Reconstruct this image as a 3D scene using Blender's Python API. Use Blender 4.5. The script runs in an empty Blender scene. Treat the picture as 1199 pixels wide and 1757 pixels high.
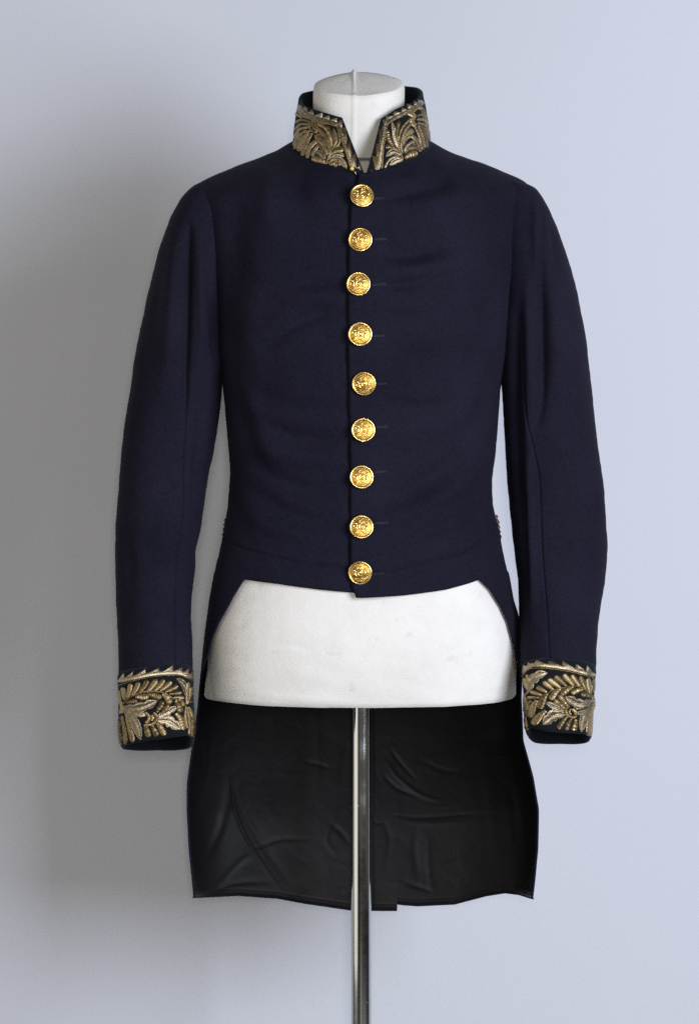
import bpy, math, random
import numpy as np
from mathutils import Vector, Matrix
from mathutils.bvhtree import BVHTree

random.seed(7); np.random.seed(7)
scene = bpy.context.scene
COL = scene.collection

# ---------------------------------------------------------------- camera, light, exposure
D = 3.4            # camera to the coat's middle plane, metres
S = 0.00075        # metres per photograph pixel on that plane
CX, CY, ZC = 599.5, 878.5, 1.10

cam_d = bpy.data.cameras.new('camera')
cam = bpy.data.objects.new('camera', cam_d); COL.objects.link(cam)
cam.location = (0, -D, ZC); cam.rotation_euler = (math.radians(90), 0, 0)
cam_d.sensor_fit = 'VERTICAL'; cam_d.sensor_height = 24
cam_d.lens = 24 * D / (1757 * S)
cam_d.clip_end = 100
scene.camera = cam

world = bpy.data.worlds.new('World'); scene.world = world; world.use_nodes = True
bg = world.node_tree.nodes['Background']
bg.inputs[0].default_value = (1.0, 0.97, 0.92, 1); bg.inputs[1].default_value = 0.10

def area(name, loc, target, sx, sy, power, color):
    d = bpy.data.lights.new(name, 'AREA'); d.shape = 'RECTANGLE'; d.size = sx; d.size_y = sy
    d.energy = power; d.color = color
    o = bpy.data.objects.new(name, d); COL.objects.link(o); o.location = loc
    o.rotation_euler = (Vector(target) - Vector(loc)).to_track_quat('-Z', 'Y').to_euler()
    return o
area('key_light', (1.62, -2.25, 1.42), (0.0, 0.2, 1.02), 1.25, 1.35, 95, (0.80, 0.86, 1.0))
area('side_light', (-2.5, -1.15, 1.05), (0, 0.25, 1.0), 2.4, 2.1, 18, (1.0, 0.95, 0.86))
area('front_light', (0.03, -3.9, 1.14), (0, 0.2, 1.0), 0.16, 0.30, 36, (1.0, 0.95, 0.87))

scene.view_settings.view_transform = 'Standard'; scene.view_settings.look = 'None'
scene.view_settings.gamma = 1; scene.view_settings.exposure = 0.0
scene.view_settings.use_curve_mapping = False
scene.cycles.max_bounces = 6
scene.cycles.use_denoising = False        # keep the natural fine grain of the cloth and wall

# ---------------------------------------------------------------- helpers
def P(px, py, y):
    """photograph pixel at depth y (metres from the coat's middle plane) -> world"""
    px, py, y = np.broadcast_arrays(np.asarray(px, float), np.asarray(py, float), np.asarray(y, float))
    k = S * (D + y) / D
    return np.stack([(px - CX) * k, y, ZC + (CY - py) * k], -1)

def tab(pts, smooth=10):
    """smoothed lookup table through (key, value) pairs"""
    pts = sorted(pts); k = np.array([p[0] for p in pts], float); v = np.array([p[1] for p in pts], float)
    lo, hi = k[0], k[-1]
    xs = np.linspace(lo, hi, 1200); ys = np.interp(xs, k, v)
    w = max(1, int(smooth / (hi - lo) * 1200)); ker = np.hanning(2 * w + 3); ker /= ker.sum()
    pad = np.concatenate([2 * ys[0] - ys[1:w + 2][::-1], ys, 2 * ys[-1] - ys[-w - 2:-1][::-1]])
    ys2 = np.convolve(pad, ker, 'valid')
    return lambda q: np.interp(q, xs, ys2)

def catmull(pts, n):
    p = np.array(pts, float)
    if len(p) == 2:
        return p[0] + (p[1] - p[0]) * np.linspace(0, 1, n)[:, None]
    q = np.vstack([2 * p[0] - p[1], p, 2 * p[-1] - p[-2]])
    out = []
    for u in np.linspace(0, len(p) - 1, n):
        i = min(int(u), len(p) - 2); t = u - i
        a, b, c, d = q[i], q[i + 1], q[i + 2], q[i + 3]
        out.append(0.5 * (2 * b + (c - a) * t + (2 * a - 5 * b + 4 * c - d) * t * t + (3 * b - a - 3 * c + d) * t ** 3))
    return np.array(out)

def seg_dist(x, y, c):
    """distance from points to a polyline and the running parameter of the nearest spot"""
    best = np.full(x.shape, 1e18); par = np.zeros(x.shape); m = len(c) - 1
    for i in range(m):
        ax, ay = c[i]; bx, by = c[i + 1] - c[i]
        q = np.clip(((x - ax) * bx + (y - ay) * by) / (bx * bx + by * by + 1e-9), 0, 1)
        d2 = (x - ax - q * bx) ** 2 + (y - ay - q * by) ** 2
        k = d2 < best
        best = np.where(k, d2, best); par = np.where(k, (i + q) / m, par)
    return best, par

def near(px, py, c, w):
    return (px > c[:, 0].min() - 3 * w) & (px < c[:, 0].max() + 3 * w) & (py > c[:, 1].min() - 3 * w) & (py < c[:, 1].max() + 3 * w)

def strokes(px, py, items):
    """sum of fold ridges/valleys: items (polyline px, width px, height mm)"""
    out = np.zeros(px.shape)
    for pl, w, a in items:
        c = catmull(pl, 20); m = near(px, py, c, w)
        if m.any():
            d2, s = seg_dist(px[m], py[m], c)
            out[m] += a * 0.001 * np.exp(-d2 / (w * w)) * np.sin(np.pi * np.clip(s, 0, 1)) ** 0.8
    return out

def grooves(px, py, items):
    """seams: full-length grooves (polyline, width px, depth mm)"""
    out = np.zeros(px.shape)
    for pl, w, a in items:
        c = catmull(pl, 30); m = near(px, py, c, w)
        if m.any():
            d2, s = seg_dist(px[m], py[m], c)
            out[m] -= a * 0.001 * np.exp(-d2 / (w * w))
    return out

def wav(x, y, seed, k, n=7):
    r = np.random.RandomState(seed); o = np.zeros(x.shape)
    for _ in range(n):
        a = r.uniform(0, 2 * np.pi); f = k * r.uniform(0.5, 1.6)
        o += np.sin((x * np.cos(a) + y * np.sin(a)) * f + r.uniform(0, 6.28)) / n
    return o

def grid_normals(G, closed):
    if closed:
        du = np.roll(G, -1, 1) - np.roll(G, 1, 1)
    else:
        du = np.gradient(G, axis=1)
    dv = np.gradient(G, axis=0)
    n = np.cross(dv, du)
    return n / (np.linalg.norm(n, axis=2, keepdims=True) + 1e-12)

def empty(name, loc, label=None, cat=None, group=None):
    o = bpy.data.objects.new(name, None); COL.objects.link(o); o.location = loc
    o.empty_display_size = 0.05
    if label: o['label'] = label
    if cat: o['category'] = cat
    if group: o['group'] = group
    return o

def mesh_obj(name, verts, faces, mat, parent=None, uvs=None, smooth=True):
    me = bpy.data.meshes.new(name)
    off = np.array(parent_origin(parent))
    v = np.asarray(verts, float).reshape(-1, 3) - off
    me.from_pydata(v.tolist(), [], [tuple(int(i) for i in f) for f in faces]); me.update()
    if smooth:
        me.polygons.foreach_set('use_smooth', [True] * len(me.polygons))
    if uvs is not None:
        ul = me.uv_layers.new(name='UVMap')
        li = np.zeros(len(me.loops), int); me.loops.foreach_get('vertex_index', li)
        ul.data.foreach_set('uv', np.asarray(uvs, float).reshape(-1, 2)[li].ravel())
    if mat: me.materials.append(mat)
    o = bpy.data.objects.new(name, me); COL.objects.link(o)
    if parent: o.parent = parent
    return o

def parent_origin(p):
    v = Vector((0, 0, 0))
    while p is not None:
        v = v + p.location; p = p.parent
    return v

def grid_faces(R, C, closed=False, flip=False):
    f = []
    for i in range(R - 1):
        for j in range(C if closed else C - 1):
            a = i * C + j; b = i * C + (j + 1) % C
            q = (a, a + C, b + C, b)
            f.append(q[::-1] if flip else q)
    return f

def grid_obj(name, G, mat, parent, closed=False, thick=0.0, bvh=False, flip=False):
    R, C = G.shape[:2]
    F = grid_faces(R, C, closed, flip)
    o = mesh_obj(name, G, F, mat, parent)
    if thick:
        m = o.modifiers.new('thickness', 'SOLIDIFY'); m.thickness = thick; m.offset = -1
    if bvh:
        return o, BVHTree.FromPolygons(G.reshape(-1, 3).tolist(), F)
    return o

CAMV = Vector((0, -D, ZC))
def cast(bvh, px, py):
    d = (Vector(P(px, py, 0.0).tolist()) - CAMV).normalized()
    h = bvh.ray_cast(CAMV, d)
    if h[0] is None:
        return None
    n = h[1]
    if n.dot(d) > 0: n = -n
    return np.array(h[0]), np.array(n)

# ---------------------------------------------------------------- materials
def new_mat(name):
    m = bpy.data.materials.new(name); m.use_nodes = True
    nt = m.node_tree; b = nt.nodes['Principled BSDF']
    return m, nt, b

def N(nt, typ, **kw):
    n = nt.nodes.new(typ)
    for k, v in kw.items():
        if k in n.inputs: n.inputs[k].default_value = v
        else: setattr(n, k, v)
    return n

def ramp(nt, src, stops):
    r = nt.nodes.new('ShaderNodeValToRGB'); e = r.color_ramp.elements
    while len(e) < len(stops): e.new(0.5)
    for q, (p, c) in zip(e, stops):
        q.position = p; q.color = c if len(c) == 4 else (*c, 1)
    nt.links.new(src, r.inputs[0]); return r

def coords(nt, kind='Object'):
    return nt.nodes.new('ShaderNodeTexCoord').outputs[kind]

def bump(nt, b, height, strength, dist, prev=None):
    n = N(nt, 'ShaderNodeBump', Strength=strength, Distance=dist)
    nt.links.new(height, n.inputs['Height'])
    if prev is not None: nt.links.new(prev.outputs[0], n.inputs['Normal'])
    nt.links.new(n.outputs[0], b.inputs['Normal']); return n

def wool_mat():
    m, nt, b = new_mat('navy_wool')
    co = coords(nt)
    n1 = N(nt, 'ShaderNodeTexNoise', Scale=9.0, Detail=4.0); nt.links.new(co, n1.inputs['Vector'])
    base = ramp(nt, n1.outputs[0], [(0.3, (0.0070, 0.0064, 0.0143)), (0.7, (0.0114, 0.0106, 0.0211))])
    v = N(nt, 'ShaderNodeTexVoronoi', Scale=210.0); nt.links.new(co, v.inputs['Vector'])
    lint = ramp(nt, v.outputs['Distance'], [(0.045, (1, 1, 1)), (0.075, (0, 0, 0))])
    n3 = N(nt, 'ShaderNodeTexNoise', Scale=60.0); nt.links.new(co, n3.inputs['Vector'])
    sel = ramp(nt, n3.outputs[0], [(0.56, (0, 0, 0)), (0.62, (1, 1, 1))])
    mul = N(nt, 'ShaderNodeMath', operation='MULTIPLY'); nt.links.new(lint.outputs[0], mul.inputs[0]); nt.links.new(sel.outputs[0], mul.inputs[1])
    mul2 = N(nt, 'ShaderNodeMath', operation='MULTIPLY'); nt.links.new(mul.outputs[0], mul2.inputs[0]); mul2.inputs[1].default_value = 0.35
    mx = N(nt, 'ShaderNodeMix', data_type='RGBA'); nt.links.new(mul2.outputs[0], mx.inputs[0])
    nz = N(nt, 'ShaderNodeTexNoise', Scale=330.0, Detail=4.0, Roughness=0.7); nt.links.new(co, nz.inputs['Vector'])
    nap = ramp(nt, nz.outputs[0], [(0.30, (0.66, 0.66, 0.68)), (0.72, (1.36, 1.34, 1.31))])
    mn = N(nt, 'ShaderNodeMix', data_type='RGBA', blend_type='MULTIPLY'); mn.inputs[0].default_value = 1.0
    nt.links.new(base.outputs[0], mn.inputs[6]); nt.links.new(nap.outputs[0], mn.inputs[7])
    nt.links.new(mn.outputs[2], mx.inputs[6]); mx.inputs[7].default_value = (0.13, 0.13, 0.15, 1)
    nt.links.new(mx.outputs[2], b.inputs['Base Color'])
    b.inputs['Roughness'].default_value = 0.88; b.inputs['Specular IOR Level'].default_value = 0.10
    b.inputs['Sheen Weight'].default_value = 0.015; b.inputs['Sheen Roughness'].default_value = 0.45
    b.inputs['Sheen Tint'].default_value = (0.55, 0.55, 0.85, 1)
    f1 = N(nt, 'ShaderNodeTexNoise', Scale=850.0, Detail=3.0); nt.links.new(co, f1.inputs['Vector'])
    bp = bump(nt, b, f1.outputs[0], 0.45, 0.0006)
    f2 = N(nt, 'ShaderNodeTexNoise', Scale=70.0, Detail=5.0); nt.links.new(co, f2.inputs['Vector'])
    bump(nt, b, f2.outputs[0], 0.22, 0.0012, bp)
    return m

def simple(name, col, rough, spec=0.4, sheen=0.0, sheen_tint=(1, 1, 1, 1), bscale=600.0, bstr=0.3, bdist=0.0005, metal=0.0):
    m, nt, b = new_mat(name)
    co = coords(nt)
    n1 = N(nt, 'ShaderNodeTexNoise', Scale=14.0, Detail=5.0); nt.links.new(co, n1.inputs['Vector'])
    c = np.array(col)
    base = ramp(nt, n1.outputs[0], [(0.3, tuple(c * 0.82)), (0.7, tuple(np.minimum(c * 1.15, 1)))])
    nt.links.new(base.outputs[0], b.inputs['Base Color'])
    b.inputs['Roughness'].default_value = rough; b.inputs['Specular IOR Level'].default_value = spec
    b.inputs['Metallic'].default_value = metal
    b.inputs['Sheen Weight'].default_value = sheen; b.inputs['Sheen Tint'].default_value = sheen_tint
    f = N(nt, 'ShaderNodeTexNoise', Scale=bscale, Detail=3.0); nt.links.new(co, f.inputs['Vector'])
    bump(nt, b, f.outputs[0], bstr, bdist)
    return m

def satin_mat():
    m, nt, b = new_mat('black_satin_lining')
    co = coords(nt)
    b.inputs['Base Color'].default_value = (0.0042, 0.0039, 0.0044, 1)
    b.inputs['Specular IOR Level'].default_value = 0.18
    n0 = N(nt, 'ShaderNodeTexNoise', Scale=6.0, Detail=3.0); nt.links.new(co, n0.inputs['Vector'])
    rr = ramp(nt, n0.outputs[0], [(0.3, (0.46,) * 3), (0.7, (0.62,) * 3)]); nt.links.new(rr.outputs[0], b.inputs['Roughness'])
    mp = N(nt, 'ShaderNodeMapping'); mp.inputs['Scale'].default_value = (1, 1, 0.5); nt.links.new(co, mp.inputs[0])
    f = N(nt, 'ShaderNodeTexNoise', Scale=1400.0, Detail=2.0); nt.links.new(mp.outputs[0], f.inputs['Vector'])
    bp = bump(nt, b, f.outputs[0], 0.25, 0.0004)
    g = N(nt, 'ShaderNodeTexNoise', Scale=16.0, Detail=4.0, Distortion=0.8); nt.links.new(co, g.inputs['Vector'])
    bump(nt, b, g.outputs[0], 0.4, 0.005, bp)
    return m

def thread_mat(name, c_dark, c_light, rough, metal=0.9, freq=1.0):
    """couched metal thread: fine wraps across each piece from its own UVs (u in mm along, v across)"""
    m, nt, b = new_mat(name)
    uv = coords(nt, 'UV')
    w = N(nt, 'ShaderNodeTexWave', wave_type='BANDS', bands_direction='X', Scale=0.20 * freq, Distortion=1.2, Detail=2.0)
    w.inputs['Detail Scale'].default_value = 1.5
    nt.links.new(uv, w.inputs['Vector'])
    oi = nt.nodes.new('ShaderNodeObjectInfo')
    co = coords(nt)
    n1 = N(nt, 'ShaderNodeTexNoise', Scale=170.0, Detail=5.0, Roughness=0.7); nt.links.new(co, n1.inputs['Vector'])
    a = N(nt, 'ShaderNodeMath', operation='MULTIPLY_ADD'); nt.links.new(oi.outputs['Random'], a.inputs[0]); a.inputs[1].default_value = 0.45; nt.links.new(n1.outputs[0], a.inputs[2])
    s = N(nt, 'ShaderNodeMath', operation='MULTIPLY_ADD'); nt.links.new(w.outputs['Fac'], s.inputs[0]); s.inputs[1].default_value = 0.16; nt.links.new(a.outputs[0], s.inputs[2])
    base = ramp(nt, s.outputs[0], [(0.46, c_dark), (0.98, c_light)])
    nt.links.new(base.outputs[0], b.inputs['Base Color'])
    b.inputs['Metallic'].default_value = metal
    b.inputs['Roughness'].default_value = rough
    bp = bump(nt, b, w.outputs['Fac'], 0.45, 0.0006)
    n2 = N(nt, 'ShaderNodeTexNoise', Scale=900.0, Detail=3.0); nt.links.new(co, n2.inputs['Vector'])
    bump(nt, b, n2.outputs[0], 0.6, 0.0005, bp)
    return m

def gold_mat(name='gilt_brass', c1=(0.74, 0.48, 0.13), c2=(1.0, 0.77, 0.32), rough=0.26):
    m, nt, b = new_mat(name)
    co = coords(nt)
    n1 = N(nt, 'ShaderNodeTexNoise', Scale=260.0, Detail=4.0); nt.links.new(co, n1.inputs['Vector'])
    base = ramp(nt, n1.outputs[0], [(0.3, c1), (0.65, c2)])
    nt.links.new(base.outputs[0], b.inputs['Base Color'])
    b.inputs['Metallic'].default_value = 1.0; b.inputs['Roughness'].default_value = rough
    bump(nt, b, n1.outputs[0], 0.18, 0.0005)
    return m

def form_mat():
    m, nt, b = new_mat('white_form_cloth')
    co = coords(nt)
    n1 = N(nt, 'ShaderNodeTexNoise', Scale=7.0, Detail=8.0, Roughness=0.65); nt.links.new(co, n1.inputs['Vector'])
    base = ramp(nt, n1.outputs[0], [(0.30, (0.66, 0.635, 0.588)), (0.50, (0.735, 0.71, 0.66)), (0.70, (0.77, 0.744, 0.694))])
    n2 = N(nt, 'ShaderNodeTexNoise', Scale=42.0, Detail=3.0); nt.links.new(co, n2.inputs['Vector'])
    sp = ramp(nt, n2.outputs[0], [(0.27, (0.90, 0.90, 0.91)), (0.36, (1, 1, 1))])
    mx = N(nt, 'ShaderNodeMix', data_type='RGBA', blend_type='MULTIPLY'); mx.inputs[0].default_value = 1.0
    nt.links.new(base.outputs[0], mx.inputs[6]); nt.links.new(sp.outputs[0], mx.inputs[7])
    nt.links.new(mx.outputs[2], b.inputs['Base Color'])
    b.inputs['Roughness'].default_value = 0.9; b.inputs['Specular IOR Level'].default_value = 0.2
    f = N(nt, 'ShaderNodeTexNoise', Scale=900.0, Detail=2.0); nt.links.new(co, f.inputs['Vector'])
    bp = bump(nt, b, f.outputs[0], 0.7, 0.0008)
    g = N(nt, 'ShaderNodeTexNoise', Scale=30.0, Detail=3.0); nt.links.new(co, g.inputs['Vector'])
    bump(nt, b, g.outputs[0], 0.22, 0.004, bp)
    return m

def chrome_mat():
    m, nt, b = new_mat('chromed_steel')
    co = coords(nt)
    b.inputs['Metallic'].default_value = 1.0; b.inputs['Base Color'].default_value = (0.56, 0.56, 0.54, 1)
    n1 = N(nt, 'ShaderNodeTexNoise', Scale=40.0, Detail=6.0); nt.links.new(co, n1.inputs['Vector'])
    rr = ramp(nt, n1.outputs[0], [(0.35, (0.07,) * 3), (0.75, (0.15,) * 3)]); nt.links.new(rr.outputs[0], b.inputs['Roughness'])
    v = N(nt, 'ShaderNodeTexVoronoi', Scale=95.0); nt.links.new(co, v.inputs['Vector'])
    sp = ramp(nt, v.outputs['Distance'], [(0.05, (1, 1, 1)), (0.09, (0, 0, 0))])
    mm = N(nt, 'ShaderNodeMix'); mm.data_type = 'FLOAT'
    n2 = N(nt, 'ShaderNodeTexNoise', Scale=25.0); nt.links.new(co, n2.inputs['Vector'])
    s2 = ramp(nt, n2.outputs[0], [(0.55, (0, 0, 0)), (0.6, (1, 1, 1))])
    mu = N(nt, 'ShaderNodeMath', operation='MULTIPLY'); nt.links.new(sp.outputs[0], mu.inputs[0]); nt.links.new(s2.outputs[0], mu.inputs[1])
    inv = N(nt, 'ShaderNodeMath', operation='SUBTRACT'); inv.inputs[0].default_value = 1.0; nt.links.new(mu.outputs[0], inv.inputs[1])
    nt.links.new(inv.outputs[0], b.inputs['Metallic'])
    return m

def wall_mat():
    m, nt, b = new_mat('painted_wall')
    co = coords(nt)
    n1 = N(nt, 'ShaderNodeTexNoise', Scale=1.1, Detail=5.0); nt.links.new(co, n1.inputs['Vector'])
    base = ramp(nt, n1.outputs[0], [(0.3, (0.590, 0.605, 0.655)), (0.7, (0.625, 0.640, 0.690))])
    n2 = N(nt, 'ShaderNodeTexNoise', Scale=30.0, Detail=7.0, Roughness=0.7, Distortion=1.5); nt.links.new(co, n2.inputs['Vector'])
    sc = ramp(nt, n2.outputs[0], [(0.22, (0.94, 0.94, 0.94)), (0.30, (1, 1, 1))])
    mx = N(nt, 'ShaderNodeMix', data_type='RGBA', blend_type='MULTIPLY'); mx.inputs[0].default_value = 1.0
    nt.links.new(base.outputs[0], mx.inputs[6]); nt.links.new(sc.outputs[0], mx.inputs[7])
    nt.links.new(mx.outputs[2], b.inputs['Base Color'])
    b.inputs['Roughness'].default_value = 0.75; b.inputs['Specular IOR Level'].default_value = 0.25
    f = N(nt, 'ShaderNodeTexNoise', Scale=220.0, Detail=4.0); nt.links.new(co, f.inputs['Vector'])
    bump(nt, b, f.outputs[0], 0.08, 0.001)
    return m

WOOL = wool_mat()
VELVET = simple('black_velvet', (0.0055, 0.0062, 0.0085), 0.95, 0.15, 0.09, (0.25, 0.40, 0.55, 1))
SATIN = satin_mat()
GOLD = gold_mat()
GOLD_FIELD = gold_mat('dark_gilt_ground', (0.27, 0.155, 0.028), (0.58, 0.37, 0.09), 0.38)  # button ground: darker, rougher gilt than rim and emblem, for contrast
T_GOLD = thread_mat('gilt_thread', (0.090, 0.064, 0.030), (0.43, 0.320, 0.165), 0.37)
T_BRIGHT = thread_mat('bright_gilt_purl', (0.15, 0.103, 0.048), (0.58, 0.43, 0.22), 0.37, 0.95, 1.6)
T_SILVER = thread_mat('tarnished_silver_gilt_thread', (0.100, 0.078, 0.046), (0.52, 0.420, 0.270), 0.34, 0.9, 1.3)
FORM = form_mat()
CHROME = chrome_mat()
WALLM = wall_mat()
FLOORM = simple('dark_floor', (0.07, 0.066, 0.06), 0.6, 0.4, bscale=60, bstr=0.1, bdist=0.002)
THREAD = simple('navy_sewing_thread', (0.030, 0.030, 0.042), 0.7, 0.3)
YELLOW = simple('yellow_plastic', (0.80, 0.62, 0.04), 0.35, 0.5, bstr=0.0)
STEEL = simple('pin_steel', (0.7, 0.7, 0.68), 0.25, metal=1.0, bstr=0.0)

# ---------------------------------------------------------------- setting
def plane(name, pts, mat):
    o = mesh_obj(name, pts, [(0, 1, 2, 3)], mat, None, smooth=False); o['kind'] = 'structure'; return o
WALL_Y = 0.52
plane('wall', [(-4, WALL_Y, 0), (4, WALL_Y, 0), (4, WALL_Y, 3.2), (-4, WALL_Y, 3.2)], WALLM)
plane('floor', [(-4, -5, 0), (4, -5, 0), (4, WALL_Y + 0.0, 0), (-4, WALL_Y + 0.0, 0)], FLOORM)

# ---------------------------------------------------------------- body sections (shared by coat and form)
XL = tab([(140, 327), (322, 327), (350, 333), (400, 342), (450, 352),
          (500, 361), (560, 370), (610, 376), (650, 380), (703, 386), (760, 391), (808, 395), (871, 391), (896, 387), (933, 380), (970, 371), (1024, 361),
          (1087, 352), (1158, 345), (1212, 340), (1271, 332), (1345, 322), (1394, 321), (1458, 325.5), (1540, 333), (1575, 336)], 9)
XR = tab([(140, 908), (322, 908), (350, 908), (400, 904), (450, 895), (500, 884), (560, 875),
          (610, 868), (660, 860), (760, 851), (822, 843.5), (865, 845), (902, 854), (945, 862), (990, 873), (1030, 880), (1054, 888), (1100, 893), (1150, 895),
          (1200, 893), (1271, 896), (1335, 914), (1388, 923), (1458, 922), (1540, 913), (1575, 910)], 9)
FD = tab([(140, .075), (215, .080), (245, .084), (300, .094), (360, .110), (480, .128), (600, .126), (720, .114), (820, .106), (920, .110), (1000, .118), (1100, .124), (1215, .124), (1575, .12)], 40)
BD = tab([(140, .075), (215, .080), (245, .085), (300, .105), (420, .125), (600, .115), (820, .088), (920, .098), (1000, .112), (1200, .125), (1400, .120), (1575, .115)], 40)
Y0 = tab([(140, .012), (300, .0), (1000, .0), (1150, .01), (1250, .03), (1400, .055), (1575, .06)], 60)
NE = tab([(140, 2.0), (250, 2.0), (320, 2.15), (500, 2.35), (900, 2.3), (1100, 2.5), (1300, 2.6), (1575, 2.6)], 40)

def section(t, py, grow=0.0):
    """angle t (0 = towards camera, +90 = picture right) on the body at image row py -> px, y"""
    xl, xr = XL(py), XR(py); n = NE(py)
    s, c = np.sin(t), np.cos(t)
    hw = (xr - xl) / 2 + grow / S
    px = (xl + xr) / 2 + hw * np.sign(s) * np.abs(s) ** (2 / n)
    dep = np.where(c > 0, FD(py), BD(py)) + grow
    y = Y0(py) - np.sign(c) * dep * np.abs(c) ** (2 / n)
    return px, y

def t_of_px(px, py):
    xl, xr = XL(py), XR(py); n = NE(py)
    q = np.clip((px - (xl + xr) / 2) / ((xr - xl) / 2), -1, 1)
    return np.arcsin(np.sign(q) * np.abs(q) ** (n / 2))

# ---------------------------------------------------------------- coat
coat = empty('tailcoat', (0, 0, float(P(620, 1560, 0)[2])),
             'navy blue wool tailcoat with gold embroidered collar and cuffs, buttoned on a dress form', 'coat')

EDGE = tab([(280, 611), (300, 607), (330, 603), (380, 600), (430, 598), (500, 597), (620, 597), (700, 599), (800, 601), (900, 601), (985, 601), (1005, 603), (1026, 611)], 12)
TOP = tab([(-180, 214), (-135, 224), (-90, 247), (-60, 264), (-40, 276), (-20, 289), (0, 301), (20, 291), (40, 280), (60, 267), (90, 247), (135, 224), (180, 214)], 10)

BUTTONS = [(620, 338), (618.5, 412), (615, 488), (617.5, 574), (625, 658), (623, 738), (620, 819), (620, 905), (618.5, 982)]

FOLDS = [
    ([(645, 345), (690, 332), (740, 322), (790, 306)], 13, -2.2), ([(650, 314), (700, 308), (760, 296)], 15, 1.0),
    ([(700, 352), (770, 340), (840, 330)], 20, 2.2),
    ([(648, 432), (700, 436), (760, 428)], 15, -3.2), ([(648, 462), (700, 463), (760, 452), (820, 430)], 16, 2.2),
    ([(645, 492), (690, 488), (740, 480)], 10, -2.2), ([(640, 520), (690, 525), (760, 515)], 16, 1.6),
    ([(650, 600), (720, 612), (800, 605)], 22, -1.6), ([(650, 690), (720, 700), (800, 690)], 14, -1.6),
    ([(640, 770), (700, 775), (780, 750), (840, 700)], 18, -1.6),
    ([(640, 862), (700, 845), (770, 795), (835, 730)], 20, -2.6), ([(640, 890), (720, 872), (800, 820), (845, 770)], 16, 1.8),
    ([(690, 930), (770, 900), (835, 860)], 12, -1.4),
    ([(594, 536), (550, 540), (500, 560), (440, 600)], 14, -2.4), ([(592, 515), (540, 510), (480, 520)], 15, 1.8),
    ([(592, 492), (550, 486), (500, 488)], 9, -1.5),
    ([(596, 690), (540, 700), (470, 690), (410, 660)], 16, -1.4),
    ([(596, 752), (540, 755), (470, 740), (405, 700)], 16, -2.6), ([(596, 780), (530, 788), (450, 770), (400, 730)], 16, 1.8),
    ([(596, 836), (540, 842), (470, 820), (410, 770)], 16, -2.2),
    ([(592, 900), (530, 895), (470, 870), (415, 815)], 18, -2.4), ([(590, 925), (520, 918), (450, 895), (405, 850)], 14, 1.6),
    ([(505, 290), (513, 335), (535, 390)], 16, -1.4), ([(530, 296), (545, 335), (570, 375)], 15, 0.8),
    ([(470, 285), (460, 340), (470, 420)], 22, 2.0), ([(745, 266), (770, 304), (800, 336)], 13, 0.9),
    ([(728, 280), (745, 315), (780, 350)], 13, -0.9),
    ([(410, 330), (400, 420), (408, 520)], 26, -2.5), ([(440, 480), (430, 560), (445, 640)], 26, 2.0),
    ([(388, 600), (400, 680), (420, 740), (450, 790)], 16, -2.6), ([(420, 650), (440, 720), (480, 780)], 18, 1.6),
    ([(850, 600), (838, 680), (815, 750)], 16, -2.0), ([(820, 430), (835, 520), (832, 600)], 24, -2.0),
]
WAIST = [([(385, 925), (416, 941), (453, 951), (528, 966), (603, 976)], 2.0, 3.0), ([(603, 984), (663, 981), (700, 970), (780, 951), (817, 935), (842, 917), (856, 905)], 2.0, 3.0)]

SHO = tab([(0, 0), (.20, .175), (.35, .345), (.49, .54), (.64, .71), (.78, .855), (.90, .955), (1, 1)], .05)
PY1 = tab([(-180, 326), (-135, 326), (-90, 324), (-60, 336), (-30, 352), (0, 360), (30, 352), (60, 334), (90, 318), (135, 322), (180, 326)], 20)
def body_point(t, py):
    """coat body: from the collar ring down the shoulder slope to the body sections"""
    td = np.degrees(t); top = TOP(td); p1 = PY1(td)
    px, y = section(t, np.maximum(py, p1))
    b = np.clip((py - top) / (p1 - top), 0, 1); f = SHO(b)
    rpx = 620 + 117 * np.sin(t); ry = -0.0905 * np.cos(t)
    g = np.sin(b * np.pi / 2) ** 1.1
    return rpx + (px - rpx) * f, ry + (y - ry) * (0.5 * f + 0.5 * g)

R = 330
v = np.linspace(0, 1, R)[:, None]

def hem_left(tdeg):   # hem row of the picture-left front, by angle
    return np.interp(tdeg, [-180, -75, -52, -30, -12, 0, 12], [985, 985, 993, 1002, 1012, 1018, 1019])
def hem_right(tdeg):
    return np.interp(tdeg, [-12, 0, 12, 30, 52, 75, 180], [1025, 1026, 1022, 1012, 993, 985, 985])

def wool_fine(px, py):
    return 0.0009 * wav(px, py, 3, 0.045) + 0.0005 * wav(px, py, 4, 0.12) + 0.0003 * wav(px, py, 5, 0.3)

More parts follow.
